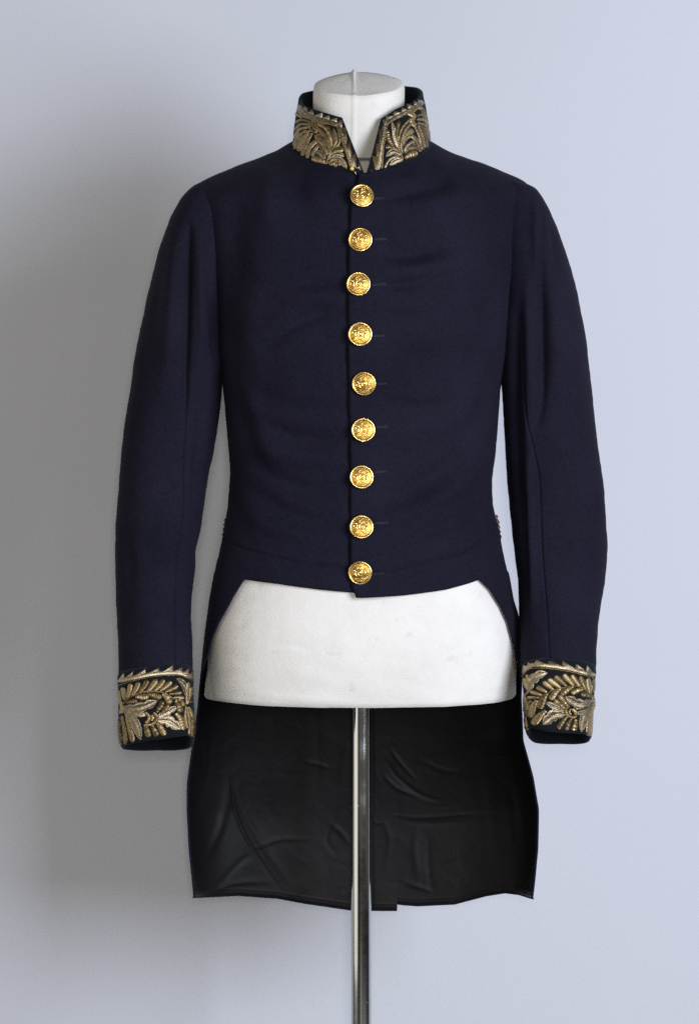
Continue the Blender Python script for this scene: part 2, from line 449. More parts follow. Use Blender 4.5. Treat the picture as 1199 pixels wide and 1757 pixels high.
def front_panel(side):
    C = 330
    tt = np.linspace(0, 1, C)[None, :] ** 1.0
    if side < 0:       # picture left, lies underneath
        t = np.radians(-180 + tt * (180 + 8.0)) + 0 * v
        tdeg = np.degrees(t)
        py = TOP(tdeg) + (hem_left(tdeg) - TOP(tdeg)) * v
        px, y = body_point(t, py)
    else:              # picture right, overlaps with its front edge
        t0 = np.radians(-1.0) + 0 * v
        for _ in range(3):
            td = np.degrees(t0); pye = TOP(td) + (hem_right(td) - TOP(td)) * v
            t0 = t_of_px(EDGE(pye), pye)
        t = t0 + (np.pi - t0) * tt
        tdeg = np.degrees(t)
        py = TOP(tdeg) + (hem_right(tdeg) - TOP(tdeg)) * v
        px, y = body_point(t, py)
    G = P(px, py, y)
    n = grid_normals(G, False)
    front = np.clip(np.cos(t) * 3 + 0.3, 0, 1)
    d = (2.9 * strokes(px, py, FOLDS) + grooves(px, py, WAIST)) * front + wool_fine(px, py)
    if side > 0:
        e = px - EDGE(py)
        over = np.where(np.cos(t) > 0, 1 - np.clip((e - 30) / 60, 0, 1), 0); over = over * over * (3 - 2 * over)
        d = d + 0.0042 * over - 0.0022 * np.exp(-(np.abs(e) / 1.6) ** 2) * front
        d += 0.0010 * np.sin(py * 0.075) * np.exp(-np.abs(e) / 25) * front      # edge pulled between the buttons
    else:
        e = EDGE(py) - px
        d = d - 0.0020 * np.exp(-np.clip(e, 0, 99) / 14) * front
    # hem turned under
    d -= 0.0018 * np.exp(-((1 - v) * (hem_right(0) - 300) / 1.8) ** 2) * np.clip((56 - np.abs(tdeg)) / 6, 0, 1)
    G = G + n * d[..., None]
    return G

GL, GR = front_panel(-1), front_panel(1)
nl = grid_normals(GL, False)
FLIP = bool((nl[100, 250] * np.array([0, -1, 0])).sum() < 0)

pl, bvh_l = grid_obj('front_panel', GL, WOOL, coat, thick=0.0022, bvh=True)
pr, bvh_r = grid_obj('front_panel', GR, WOOL, coat, thick=0.0022, bvh=True)
pr['label'] = 'overlapping front panel with the row of gilt buttons'

# ---- tails
TE_L = tab([(960, 470), (985, 430), (995, 418), (1015, 405), (1042, 390), (1070, 374), (1095, 364), (1125, 356), (1150, 350), (1175, 344), (1200, 341), (1260, 333), (1575, 336)], 6)
TE_R = tab([(960, 770), (985, 808), (992, 820), (1012, 841), (1042, 860), (1068, 872), (1100, 881), (1140, 888), (1170, 892), (1200, 893), (1260, 895), (1575, 910)], 6)
LIN_FOLDS = [
    ([(385, 1297), (395, 1350), (405, 1400), (433, 1457), (487, 1535)], 5, -4.0), ([(400, 1300), (412, 1380), (450, 1450), (500, 1520)], 12, 4.0),
    ([(345, 1480), (375, 1420), (392, 1340), (385, 1280)], 12, 4.5), ([(350, 1535), (400, 1515), (470, 1512)], 8, 3.5),
    ([(360, 1530), (410, 1480), (430, 1465)], 9, -2.5), ([(330, 1400), (350, 1330), (360, 1250)], 12, -3.0),
    ([(520, 1305), (550, 1312), (570, 1318)], 6, 2.0), ([(562, 1408), (585, 1428), (602, 1450)], 8, 3.6), ([(600, 1375), (575, 1400), (560, 1440), (580, 1470)], 7, -3.0),
    ([(430, 1458), (480, 1440), (540, 1440)], 7, 2.6), ([(540, 1200), (545, 1280), (540, 1360)], 16, -3.0), ([(470, 1210), (465, 1300), (475, 1400)], 20, 3.0),
    ([(668, 1281), (685, 1305), (716, 1340)], 5, 3.6), ([(660, 1300), (680, 1330), (720, 1362), (765, 1376)], 6, -3.6), ([(655, 1325), (680, 1350), (716, 1366)], 6, 3.6),
    ([(672, 1397), (720, 1402), (780, 1398), (832, 1396)], 5, 3.2), ([(690, 1410), (750, 1412), (820, 1408)], 8, -2.6),
    ([(716, 1300), (760, 1320), (800, 1322)], 7, 2.4), ([(715, 1420), (712, 1460), (718, 1520)], 10, 3.2), ([(735, 1430), (735, 1480), (742, 1540)], 9, -2.6),
    ([(690, 1512), (715, 1520), (745, 1530)], 7, 3.6), ([(760, 1480), (800, 1462), (830, 1450)], 6, 2.4),
    ([(820, 1220), (835, 1330), (850, 1440), (860, 1530)], 16, -3.2), ([(870, 1330), (885, 1400), (890, 1480)], 16, 3.4),
    ([(655, 1400), (668, 1440), (660, 1500)], 7, 2.6), ([(640, 1310), (648, 1330), (655, 1345)], 4, 1.5), ([(640, 1405), (648, 1412), (656, 1408)], 4, 1.8),
    ([(600, 1270), (590, 1300), (585, 1340)], 8, 2.2), ([(345, 1230), (352, 1300), (342, 1370)], 8, 2.4),
]
_r = random.Random(5)
FINE = []
for _ in range(80):       # fine creases of the satin
    x_, y_ = _r.uniform(335, 905), _r.uniform(1215, 1540); a_ = _r.choice([0.2, -0.3, 0.9, 1.4, 2.2]) + _r.uniform(-.4, .4); l_ = _r.uniform(10, 38)
    FINE.append(([(x_ - l_ * math.cos(a_), y_ - l_ * math.sin(a_)), (x_ + _r.uniform(-4, 4), y_ + _r.uniform(-4, 4)), (x_ + l_ * math.cos(a_), y_ + l_ * math.sin(a_))], _r.uniform(2.5, 8.0), _r.uniform(-.26, .26)))
def tail(side, lining):
    Rr, C = 420, 330
    w = np.linspace(0, 1, Rr)[:, None]; u = np.linspace(0, 1, C)[None, :]
    def bottom(px):
        lp = np.interp(px, [333, 407, 476, 524, 560, 600, 657], [1541, 1537, 1542, 1551, 1556, 1562, 1563])
        rp = np.interp(px, [600, 657, 690, 716, 780, 834, 866, 890, 913], [1546, 1548, 1553, 1555, 1552, 1538, 1533, 1536, 1543])
        return lp if side < 0 else rp
    py = 962 + (1555 - 962) * w + 0 * u
    for _ in range(2):
        if side < 0:
            te = t_of_px(TE_L(py), py); te = np.where(py > 1200, -np.pi / 2 - 0.02, te)
            k = np.clip((py - 1130) / 80, 0, 1); te = te * (1 - k) + (-np.pi / 2 - 0.02) * k
            tb = -np.pi - 0.125 * np.clip((py - 985) / 60, 0, 1)     # its edge laps over the other tail
        else:
            te = t_of_px(TE_R(py), py)
            k = np.clip((py - 1130) / 80, 0, 1); te = te * (1 - k) + (np.pi / 2 + 0.02) * k
            tb = np.pi + 0.02
        t = te + (tb - te) * u
        px, y = section(t, py)
        bt = bottom(px)
        py = 962 + (bt - 962) * w
    below = np.clip((py - 1000) / 150, 0, 1)
    back = np.clip(-np.cos(t) * 2.0, 0, 1)
    y = y + (0.004 if side > 0 else -0.001) * np.clip((py - 1000) / 60, 0, 1) * back
    G = P(px, py, y)
    n = grid_normals(G, False)
    if n[150, 200, 1] < 0: n = -n            # away from the camera on the back
    d = np.zeros(px.shape)
    d -= 0.0004 + 0.003 * np.clip((983 - py) / 10, 0, 1)        # passes under the front's hem
    d -= strokes(px, py, [(pl, 0.62 * w_, 0.36 * a_) for pl, w_, a_ in LIN_FOLDS]) * below + (strokes(px, py, FINE) * below if lining else 0)
    d += 0.0048 * wav(px * 1.0, py * 0.22, 11 + side, 0.026, 14) * below * back
    d += 0.0010 * wav(px, py, 21 + side, 0.05, 16) * below
    if lining:
        d -= 0.0030
        d += 0.003 * np.exp(-(u * C / 5.0) ** 2)        # tucked back at the front edge
        d += 0.0026 * np.exp(-((1 - w) * 560 / 3.5) ** 2) - 0.0004 * np.exp(-(((1 - w) * 560 - 12) / 1.5) ** 2)
        if side < 0: d += grooves(px, py, [([(638, 1180), (638, 1300), (637, 1430), (638, 1565)], 2.0, -1.6)]) * back
    G = G + n * d[..., None]
    return G
for side in (-1, 1):
    Go = tail(side, False)
    to = grid_obj('tail', Go, WOOL, coat, thick=0.0026); to.modifiers[0].offset = 0
    Gi = tail(side, True)
    grid_obj('lining', Gi, SATIN, to)
    to['label'] = 'coat tail, black satin lining facing forward'

# ---- sleeves
SL = dict(
    left=dict(rows=[(309, 352, 372), (315, 338, 384), (323, 326, 392), (340, 311, 396), (369, 294, 396), (426, 272.5, 396), (513, 251, 398), (581, 237, 396), (620, 230, 392), (652, 226, 382), (683, 221, 380),
                    (720, 215, 376), (774, 209, 367), (815, 205, 358), (902, 198.5, 345), (947, 198, 335), (970, 198, 336), (1027, 199, 329), (1058, 201, 327), (1101, 202.5, 330), (1150, 204, 331), (1175, 206, 330)],
              folds=[([(324, 372), (323, 440), (322, 540), (319, 640), (316, 720)], 7, -5.5), ([(338, 380), (343, 460), (345, 560), (342, 660)], 9, 3.4), ([(306, 380), (300, 460), (292, 560), (285, 660)], 13, 3.4),
                     ([(358, 480), (366, 560), (368, 620)], 6, -3.0), ([(272, 440), (262, 540), (252, 640)], 12, -2.2),
                     ([(330, 780), (322, 860), (318, 930)], 12, 2.0), ([(300, 820), (285, 835), (262, 838)], 10, -1.6), ([(230, 930), (270, 950), (320, 945)], 16, -1.8), ([(235, 1010), (260, 1060), (262, 1120)], 18, 1.5),
                     ([(215, 900), (222, 960), (220, 1040)], 10, -1.6), ([(345, 700), (338, 790), (325, 880)], 8, -2.2)],
              seams=[([(322, 650), (321, 688), (315, 774), (312, 888), (303, 973), (301, 1060), (300, 1150)], 1.6, 2.0)]),
    right=dict(rows=[(309, 862, 884), (314, 856, 903), (319, 852, 914), (325, 849, 922), (340, 847, 931), (357, 846, 940), (398, 848, 957.5), (460, 850, 980), (504, 852, 991), (578, 853, 1005), (640, 857, 1011), (680, 861, 1016), (745, 865, 1023.5), (760, 866, 1025),
                     (836, 870.5, 1035), (873, 874, 1038), (939, 881, 1042), (996, 888, 1038), (1058, 889, 1027.6), (1115, 892, 1022.5), (1150, 895, 1022), (1175, 896, 1020)],
               folds=[([(914, 340), (918, 400), (922, 470)], 7, 3.0), ([(926, 385), (929, 470), (931, 570), (930, 680), (920, 740)], 8, -4.6), ([(902, 470), (906, 560), (908, 660), (905, 760)], 9, 3.4),
                      ([(948, 480), (953, 580), (955, 680)], 13, 3.0), ([(942, 370), (950, 420), (956, 470)], 6, -2.0), ([(888, 520), (884, 600), (882, 700), (888, 800), (895, 900)], 9, -3.2),
                      ([(905, 700), (908, 860), (913, 973), (914, 1080)], 8, 3.2), ([(900, 840), (902, 930), (904, 1030)], 5, -2.0),
                      ([(950, 840), (985, 845), (1010, 838)], 10, -1.6), ([(960, 900), (1000, 915), (1030, 905)], 16, 1.6), ([(985, 980), (1000, 1040), (995, 1100)], 18, -1.6)],
               seams=[([(893, 560), (897, 640), (905, 720), (917, 780), (925, 831), (929, 945), (938, 1058), (942, 1130)], 1.6, 2.0)]),
)
DH = tab([(296, .012), (312, .030), (330, .045), (369, .058), (426, .066), (513, .070), (650, .068), (800, .062), (950, .058), (1080, .052), (1180, .050), (1290, .052)], 14)
YC = tab([(296, .0), (426, .004), (600, .014), (800, .014), (930, .004), (1050, -.018), (1150, -.045), (1290, -.075)], 50)
TILT = tab([(296, 0), (600, 0), (800, -2), (950, 5), (1060, 12), (1150, 14), (1290, 14)], 50)

def tube_rows(Lf, Rf, py, t, grow=0.0, n=2.25):
    """closed tube around a sleeve: t angle (0 = front), py image row of its axis"""
    L, Rr = Lf(py), Rf(py)
    s, c = np.sin(t), np.cos(t)
    hw = (Rr - L) / 2 + grow / S
    px = (L + Rr) / 2 + hw * np.sign(s) * np.abs(s) ** (2 / n)
    yy = -(DH(py) + grow) * np.sign(c) * np.abs(c) ** (2 / n)
    y = YC(py) + yy
    dz = -yy * np.tan(np.radians(TILT(py)))
    # rows follow the tilt of the forearm; keep the silhouette by moving rows, not columns
    return px, py - dz / S, y

CUFFBVH = {}
for side in ('left', 'right'):
    q = SL[side]
    Lf = tab([(r[0], r[1]) for r in q['rows']] + [(1290, q['rows'][-1][1])], 12); Rf = tab([(r[0], r[2]) for r in q['rows']] + [(1290, q['rows'][-1][2])], 12)
    top = q['rows'][0][0]
    C, Rw = 340, 420
    w = np.linspace(0, 1, Rw)[:, None] ** 1.15
    t = np.linspace(-np.pi, np.pi, C, endpoint=False)[None, :]
    py = top + (1178 - top) * w + 0 * t
    px, pyy, y = tube_rows(Lf, Rf, py, t + 0 * py)
    G = P(px, pyy, y)
    n = grid_normals(G, True)
    fr = np.clip(np.cos(t) * 3 + 0.2, 0, 1)
    d = (strokes(px, pyy, q['folds']) * 1.9 + grooves(px, pyy, q['seams'])) * fr + wool_fine(px + 300, pyy) + 0.0010 * wav(px, pyy * 0.5, 51, 0.06)
    G = G + n * d[..., None]
    so = grid_obj('sleeve', G, WOOL, coat, closed=True)
    so['label'] = 'plain navy sleeve with a vertical seam'
    # ---- cuff over the sleeve end
    if side == 'left':
        cl = tab([(1100, 203), (1150, 202), (1200, 203), (1240, 204), (1280, 206), (1300, 208)], 10); cr = tab([(1100, 331), (1150, 332.5), (1200, 333), (1260, 334.5), (1300, 334)], 10)
        ptop = tab([(-180, 1148), (-90, 1157), (-50, 1162), (-10, 1161), (20, 1154), (47, 1152), (90, 1149), (135, 1144), (180, 1148)], 10)
        pbot = tab([(-180, 1271), (-135, 1274), (-90, 1281), (-50, 1292), (-20, 1290), (0, 1286), (30, 1279), (60, 1272), (90, 1275), (135, 1273), (180, 1271)], 8)
    else:
        cl = tab([(1100, 894), (1146, 894.5), (1190, 897), (1257, 901), (1280, 904), (1300, 906)], 10); cr = tab([(1100, 1024), (1147, 1023.5), (1170, 1020), (1230, 1017.5), (1262, 1015.5), (1300, 1013)], 10)
        ptop = tab([(-180, 1136), (-90, 1142), (-50, 1144), (-10, 1145), (5, 1147), (40, 1149), (90, 1147), (180, 1136)], 10)
        pbot = tab([(-180, 1260), (-135, 1262), (-90, 1257), (-60, 1260), (-20, 1271), (0, 1274), (20, 1275), (60, 1272), (90, 1266), (135, 1263), (180, 1260)], 8)
    C, Rw = 200, 60
    w = np.linspace(0, 1, Rw)[:, None]; t = np.linspace(-np.pi, np.pi, C, endpoint=False)[None, :]
    td = np.degrees(t)
    py = ptop(td) + (pbot(td) - ptop(td)) * w
    px, pyy, y = tube_rows(cl, cr, py, t + 0 * py, 0.0, 2.7)
    y = y - 0.002
    G = P(px, pyy, y); n = grid_normals(G, True)
    d = 0.0006 * wav(px, pyy, 61, 0.12) + 0.002 * np.sign(np.cos(t)) * 0 - 0.0022 * np.exp(-(w * 120 / 3) ** 2) - 0.0022 * np.exp(-((1 - w) * 120 / 4) ** 2)
    G = G + n * d[..., None]
    co, bv = grid_obj('cuff', G, VELVET, coat, closed=True, thick=0.0035, bvh=True)
    co['label'] = 'black velvet cuff with raised gold leaf embroidery'
    CUFFBVH[side] = (co, bv)

# ---- collar
CB_PX = lambda t: 620 + np.where(np.sin(t) < 0, 118.5, 119.5) * np.sin(t)
CT_PX = lambda t: 619 + np.where(np.sin(t) < 0, 107, 106.5) * np.sin(t)
CB_PY = tab([(-180, 216), (-135, 226), (-90, 250), (-70, 262), (-45, 277), (-25, 286), (-8, 293), (0, 299), (8, 298), (25, 287), (45, 278), (70, 262), (90, 249), (135, 226), (180, 216)], 6)
CT_PY = tab([(-180, 150), (-140, 153), (-110, 160), (-90, 173), (-70, 180), (-50, 187), (-35, 193), (-17, 202), (0, 208), (19, 204), (35, 186), (50, 178), (70, 168), (90, 160), (115, 150), (140, 147), (180, 148)], 6)
def collar(side):
    C, Rw = 150, 50
    w = np.linspace(0, 1, Rw)[:, None]        # 0 = top edge
    u = np.linspace(0, 1, C)[None, :]
    t_top = np.radians(-17.5) if side < 0 else np.radians(19.0)
    t_bot = np.radians(3.0) if side < 0 else np.radians(3.8)
    te = t_top + (t_bot - t_top) * w ** 0.92
    tb = -np.pi if side < 0 else np.pi
    t = tb + (te - tb) * u if side < 0 else te + (tb - te) * u
    td = np.degrees(t)
    pxb, pyb, yb = CB_PX(t), CB_PY(td), -0.092 * np.cos(t) + 0.000
    pxt, pyt, yt = CT_PX(t), CT_PY(td), -0.074 * np.cos(t) + 0.012
    bulge = np.sin(np.pi * w) * 0.0035
    px = pxt + (pxb - pxt) * w + np.sin(t) * bulge / S * 0.3
    py = pyt + (pyb + 2.0 - pyt) * w
    y = yt + (yb - yt) * w - np.cos(t) * bulge
    G = P(px, py, y); n = grid_normals(G, False)
    d = 0.0005 * wav(px, py, 71, 0.15)
    G = G + n * d[..., None]
    o, bv = grid_obj('collar', G, VELVET, coat, thick=0.0045, bvh=True)
    o['label'] = 'stand collar half, black velvet with raised gold scroll embroidery'
    return o, bv
COLLAR = {s: collar(-1 if s == 'left' else 1) for s in ('left', 'right')}

# ---------------------------------------------------------------- embroidery
def project(bvh, pts, inner):
    """pixel outline points -> points and normals on the velvet below; those past the edge slide inwards"""
    out, nor = [], []
    for p in pts:
        h = None
        for k in np.linspace(0, 0.9, 10):
            q = p + (inner - p) * k
            h = cast(bvh, q[0], q[1])
            if h is not None: break
        if h is None: return None
        out.append(h[0]); nor.append(h[1])
    return np.array(out), np.array(nor)

def leaf(name, parent, bvh, spine, width, mat, h=1.6, prof='lobe', rings=0, n=16, center=None, lobes=0):
    c = catmull(spine, n); L = np.cumsum(np.r_[0, np.linalg.norm(np.diff(c, axis=0), axis=1)])
    s = L / L[-1]
    tg = np.gradient(c, axis=0); tg /= np.linalg.norm(tg, axis=1, keepdims=True) + 1e-9
    nr = np.stack([-tg[:, 1], tg[:, 0]], 1)
    if prof == 'lobe':
        wd = np.interp(s, [0, .2, .5, .84, .95, 1], [.50, .72, .95, 1, .70, .18])
    elif prof == 'leaf':
        wd = np.interp(s, [0, .2, .5, .75, .92, 1], [.25, .75, 1, .85, .45, .05])
    elif prof == 'cord':
        wd = np.interp(s, [0, .05, .95, 1], [.6, 1, 1, .5])
    else:
        wd = np.interp(s, [0, .1, .45, .85, 1], [.55, .9, 1, .7, .2])
    if lobes: wd = wd * (0.74 + 0.42 * np.abs(np.sin(s * lobes * np.pi + 0.35)) ** 0.7)
    if rings: wd = wd * (1 + 0.05 * np.sin(s * rings * 2 * np.pi))
    across = np.array([-1, -.82, -.45, 0, .45, .82, 1.0]) if prof != 'leaf' else np.array([-1, -.93, -.80, -.70, -.45, -.14, 0, .14, .45, .70, .80, .93, 1.0])
    hp = {7: np.array([-.25, .45, .88, 1, .88, .45, -.25]), 13: np.array([-.3, .75, .75, .25, .62, .55, 1.15, .55, .62, .25, .75, .75, -.3])}[len(across)]
    if prof == 'leaf': across = np.sign(across) * np.abs(across)
    pts = (c[:, None, :] + nr[:, None, :] * (wd * width / 2)[:, None, None] * across[None, :, None])
    ctr = center if center is not None else c.mean(0)
    pr_ = project(bvh, pts.reshape(-1, 2), np.asarray(ctr, float))
    if pr_ is None: return None
    pos, nn = pr_
    hh = h * 0.001 * hp[None, :] * np.clip(np.minimum(wd * 1.25, 1), .25, 1)[:, None]
    if rings: hh = hh * (0.86 + 0.14 * np.sin(s * rings * 2 * np.pi))[:, None]
    V = pos + nn * hh.reshape(-1, 1)
    M = len(across)
    uv = np.stack([np.repeat(L * S * 1000, M), np.tile(across, n)], 1)
    return mesh_obj(name, V, grid_faces(n, M), mat, parent, uvs=uv)

def tooth(parent, bvh, poly, mat, center, h=1.0):
    """flat pointed tooth with bevelled edge: an outline ring and a raised inner ring"""
    p = np.array(poly, float); c = p.mean(0)
    dense = []
    for i in range(len(p)):
        a, b = p[i], p[(i + 1) % len(p)]
        dense += [a, a + (b - a) / 3, a + (b - a) * 2 / 3]
    o = np.array(dense); inn = c + (o - c) * 0.70
    pts = np.vstack([o, inn, c[None]])
    pr_ = project(bvh, pts, np.asarray(center, float))
    if pr_ is None: return
    pos, nn = pr_; k = len(o)
    hs = np.r_[np.full(k, -0.2), np.full(k, h), h * 1.05] * 0.001
    V = pos + nn * hs[:, None]
    F = [(i, (i + 1) % k, k + (i + 1) % k, k + i) for i in range(k)] + [(k + i, k + (i + 1) % k, 2 * k) for i in range(k)]
    d1 = (p[1] - c) / (np.linalg.norm(p[1] - c) + 1e-9)
    uv = np.stack([(pts - c) @ np.array([-d1[1], d1[0]]) * S * 1000 * 1.6, (pts - c) @ d1 * S * 1000], 1)
    mesh_obj('tooth', V, F, mat, parent, uvs=uv)

def embroider(parent, bvh, org, zoom, center, leaves, teeth, tmat):
    o = np.array(org, float)
    cv = lambda pts: [tuple(o + np.array(p, float) / zoom) for p in pts]
    ctr = o + np.array(center, float) / zoom
    for pl in teeth: tooth(parent, bvh, cv(pl), tmat[hash(len(pl)) % len(tmat)], ctr)
    for it in leaves:
        kind, pts, w = it[0], it[1], it[2]
        w = w / zoom * (1.07 if kind in 'gb' else 1.0)
        p = cv(pts)
        if kind == 'g':   leaf('leaf', parent, bvh, p, w, T_GOLD, 1.9, 'lobe', 0, center=ctr)
        elif kind == 'b':
            ln = sum(math.dist(p[i], p[i + 1]) for i in range(len(p) - 1))
            leaf('leaf', parent, bvh, p, w, T_GOLD, 2.2, 'lobe', max(3, ln / 3.4), n=36, center=ctr)
        elif kind == 'y':
            ln = sum(math.dist(p[i], p[i + 1]) for i in range(len(p) - 1))
            leaf('scroll', parent, bvh, p, w, T_BRIGHT, 2.2, 'cord', max(3, ln / 3.0), n=34, center=ctr)
        elif kind == 's': leaf('leaf', parent, bvh, p, w, T_SILVER, 1.8, 'leaf', 0, n=24, center=ctr)
        elif kind == 'o': leaf('leaf', parent, bvh, p, w, T_SILVER, 2.0, 'leaf', 0, n=40, center=ctr, lobes=3)
        elif kind == 'c': leaf('scroll', parent, bvh, p, w, T_GOLD, 1.7, 'cord', 0, n=22, center=ctr)
        elif kind == 'w': leaf('scroll', parent, bvh, p, w, T_SILVER, 1.8, 'cord', 0, n=22, center=ctr)
        elif kind == 'B': leaf('border', parent, bvh, p, w, T_SILVER, 1.0, 'cord', 0, n=40, center=ctr)
        elif kind == 'm': leaf('stem', parent, bvh, p, w, T_GOLD, 2.2, 'cord', 0, n=26, center=ctr)

Z = 7.494
CUFF_L = [
    ('B', [(98, 440), (300, 395), (530, 350), (700, 335), (860, 332), (960, 355), (1062, 405)], 62),
    ('m', [(96, 500), (300, 440), (530, 388), (700, 372), (860, 368), (960, 398), (1062, 455)], 20),
    ('g', [(180, 680), (170, 600), (160, 515)], 62), ('g', [(215, 655), (240, 570), (258, 470)], 62), ('g', [(265, 625), (320, 550), (365, 452)], 72),
    ('g', [(355, 600), (415, 530), (480, 425)], 76), ('g', [(465, 580), (530, 510), (595, 415)], 78), ('g', [(560, 570), (630, 500), (690, 418)], 76),
    ('g', [(640, 562), (710, 510), (785, 445)], 78), ('g', [(700, 582), (780, 545), (870, 500)], 72), ('g', [(760, 605), (830, 600), (918, 585)], 62), ('g', [(820, 650), (880, 650), (945, 660)], 56),
    ('b', [(190, 720), (260, 705), (348, 690)], 70), ('b', [(325, 640), (400, 645), (495, 640)], 86), ('b', [(480, 605), (560, 620), (655, 655)], 92),
    ('b', [(670, 605), (730, 655), (775, 735)], 92), ('b', [(840, 690), (880, 760), (905, 850)], 90), ('b', [(880, 665), (920, 710), (945, 770)], 50), ('b', [(840, 855), (905, 930), (945, 1070)], 85),
    ('m', [(150, 760), (250, 655), (400, 588), (550, 572), (680, 592), (800, 660), (960, 730)], 24),
    ('b', [(590, 840), (640, 770), (675, 690)], 76), ('b', [(645, 870), (700, 810), (750, 735)], 76),
    ('o', [(170, 785), (330, 785), (450, 760), (605, 690)], 130), ('s', [(170, 792), (300, 840), (400, 875), (470, 860)], 80),
    ('s', [(165, 800), (270, 900), (345, 1050), (385, 1195)], 130), ('o', [(600, 905), (720, 850), (855, 765)], 90), ('o', [(605, 945), (750, 960), (895, 1060)], 140),
    ('y', [(450, 845), (490, 890), (485, 945), (450, 975)], 48), ('y', [(555, 845), (600, 900), (570, 970), (500, 1000), (430, 1000)], 52), ('y', [(530, 880), (545, 910), (525, 950)], 46),
    ('b', [(100, 920), (110, 1080), (135, 1260)], 40), ('b', [(150, 890), (180, 1060), (198, 1255)], 56), ('b', [(205, 890), (250, 1060), (288, 1230)], 68),
    ('b', [(445, 1005), (470, 1080), (490, 1165)], 82), ('b', [(525, 1000), (565, 1070), (600, 1155)], 80), ('b', [(595, 980), (650, 1050), (698, 1140)], 84),
    ('s', [(975, 640), (955, 520), (900, 440), (845, 405)], 85),
    ('g', [(985, 740), (985, 600), (1000, 450)], 54), ('g', [(1005, 700), (1030, 600), (1040, 510)], 38), ('y', [(985, 730), (1015, 640), (1056, 600)], 24), ('y', [(990, 725), (1030, 705), (1058, 700)], 20),
    ('y', [(970, 690), (968, 600), (955, 500)], 20), ('g', [(970, 765), (962, 900), (1000, 1060)], 44), ('y', [(985, 780), (1020, 950), (1015, 1150)], 42), ('y', [(1000, 775), (1055, 900), (1045, 1185)], 40), ('g', [(1030, 900), (1070, 1000), (1072, 1130)], 34), ('g', [(110, 560), (118, 640), (130, 720)], 34), ('y', [(125, 700), (150, 760), (135, 860)], 46),
]
TEETH_CL = [[(100, 430), (180, 322), (172, 415)], [(168, 412), (297, 308), (272, 400)], [(268, 398), (460, 268), (452, 362)], [(448, 366), (634, 238), (630, 345)], [(626, 345), (810, 222), (802, 330)],
            [(800, 330), (928, 243), (918, 340)], [(916, 345), (1008, 268), (1002, 365)], [(1000, 365), (1060, 300), (1063, 395)]]
CUFF_R = [
    ('B', [(122, 330), (190, 262), (270, 232), (480, 245), (700, 278), (900, 325), (1058, 365)], 60),
    ('m', [(120, 385), (180, 312), (260, 276), (480, 286), (700, 318), (900, 366), (1056, 408)], 20),
    ('g', [(1030, 590), (1032, 500), (1030, 410)], 40), ('g', [(992, 600), (978, 510), (958, 395)], 56), ('g', [(945, 565), (905, 480), (855, 370)], 66), ('g', [(862, 515), (805, 440), (745, 358)], 72),
    ('g', [(775, 495), (710, 425), (640, 348)], 76), ('g', [(685, 505), (610, 440), (530, 370)], 78), ('g', [(605, 525), (530, 470), (445, 410)], 80), ('g', [(515, 552), (450, 500), (380, 445)], 74),
    ('g', [(435, 585), (375, 555), (300, 515)], 72), ('g', [(375, 622), (300, 600), (220, 578)], 60), ('g', [(345, 655), (270, 655), (180, 652)], 50),
    ('b', [(1020, 640), (950, 620), (870, 605)], 70), ('b', [(905, 545), (830, 560), (745, 600)], 80), ('b', [(770, 512), (690, 550), (615, 615)], 98), ('b', [(600, 540), (540, 590), (475, 680)], 92),
    ('b', [(430, 600), (375, 690), (330, 800)], 98), ('b', [(300, 685), (250, 780), (215, 915)], 92), ('b', [(420, 820), (340, 890), (245, 1000)], 98), ('g', [(240, 690), (190, 740), (175, 830)], 50),
    ('m', [(1020, 650), (900, 545), (800, 505), (650, 525), (500, 562), (400, 622), (180, 685)], 24),
    ('b', [(700, 765), (650, 700), (585, 615)], 74), ('b', [(660, 790), (600, 740), (525, 680)], 72),
    ('s', [(650, 815), (540, 775), (420, 715)], 88), ('o', [(665, 865), (520, 880), (380, 1000)], 150), ('o', [(1025, 700), (850, 735), (660, 640)], 130), ('s', [(1020, 755), (920, 840), (800, 855)], 88), ('s', [(1005, 780), (910, 900), (872, 1090)], 110),
    ('w', [(1020, 690), (900, 765), (800, 810)], 24),
    ('y', [(720, 760), (675, 800), (690, 870), (760, 905), (815, 890)], 54), ('y', [(760, 800), (800, 840), (790, 880)], 46), ('y', [(735, 800), (718, 840), (740, 870)], 34),
    ('b', [(690, 900), (630, 970), (575, 1062)], 78), ('b', [(745, 925), (710, 990), (675, 1080)], 78), ('b', [(805, 935), (795, 1000), (775, 1085)], 78), ('b', [(985, 830), (970, 980), (955, 1145)], 52), ('b', [(1012, 815), (1000, 980), (990, 1145)], 44),
    ('o', [(205, 570), (235, 450), (330, 360), (440, 335)], 120), ('g', [(192, 560), (155, 480), (140, 395)], 46), ('g', [(205, 500), (190, 420), (180, 350)], 40), ('y', [(205, 570), (150, 640), (142, 720)], 26), ('c', [(150, 600), (140, 850), (165, 1060)], 34), ('g', [(170, 690), (168, 790), (160, 900)], 42), ('y', [(170, 1000), (185, 1050), (205, 1085)], 16),
    ('m', [(1020, 640), (1035, 740), (1010, 820)], 30),
]
TEETH_CR = [[(122, 320), (130, 222), (190, 262)], [(178, 285), (185, 182), (278, 250)], [(268, 262), (276, 142), (455, 235)], [(440, 255), (446, 142), (645, 262)], [(625, 278), (630, 167), (815, 295)], [(790, 305), (800, 202), (965, 330)], [(935, 335), (945, 222), (1040, 355)]]
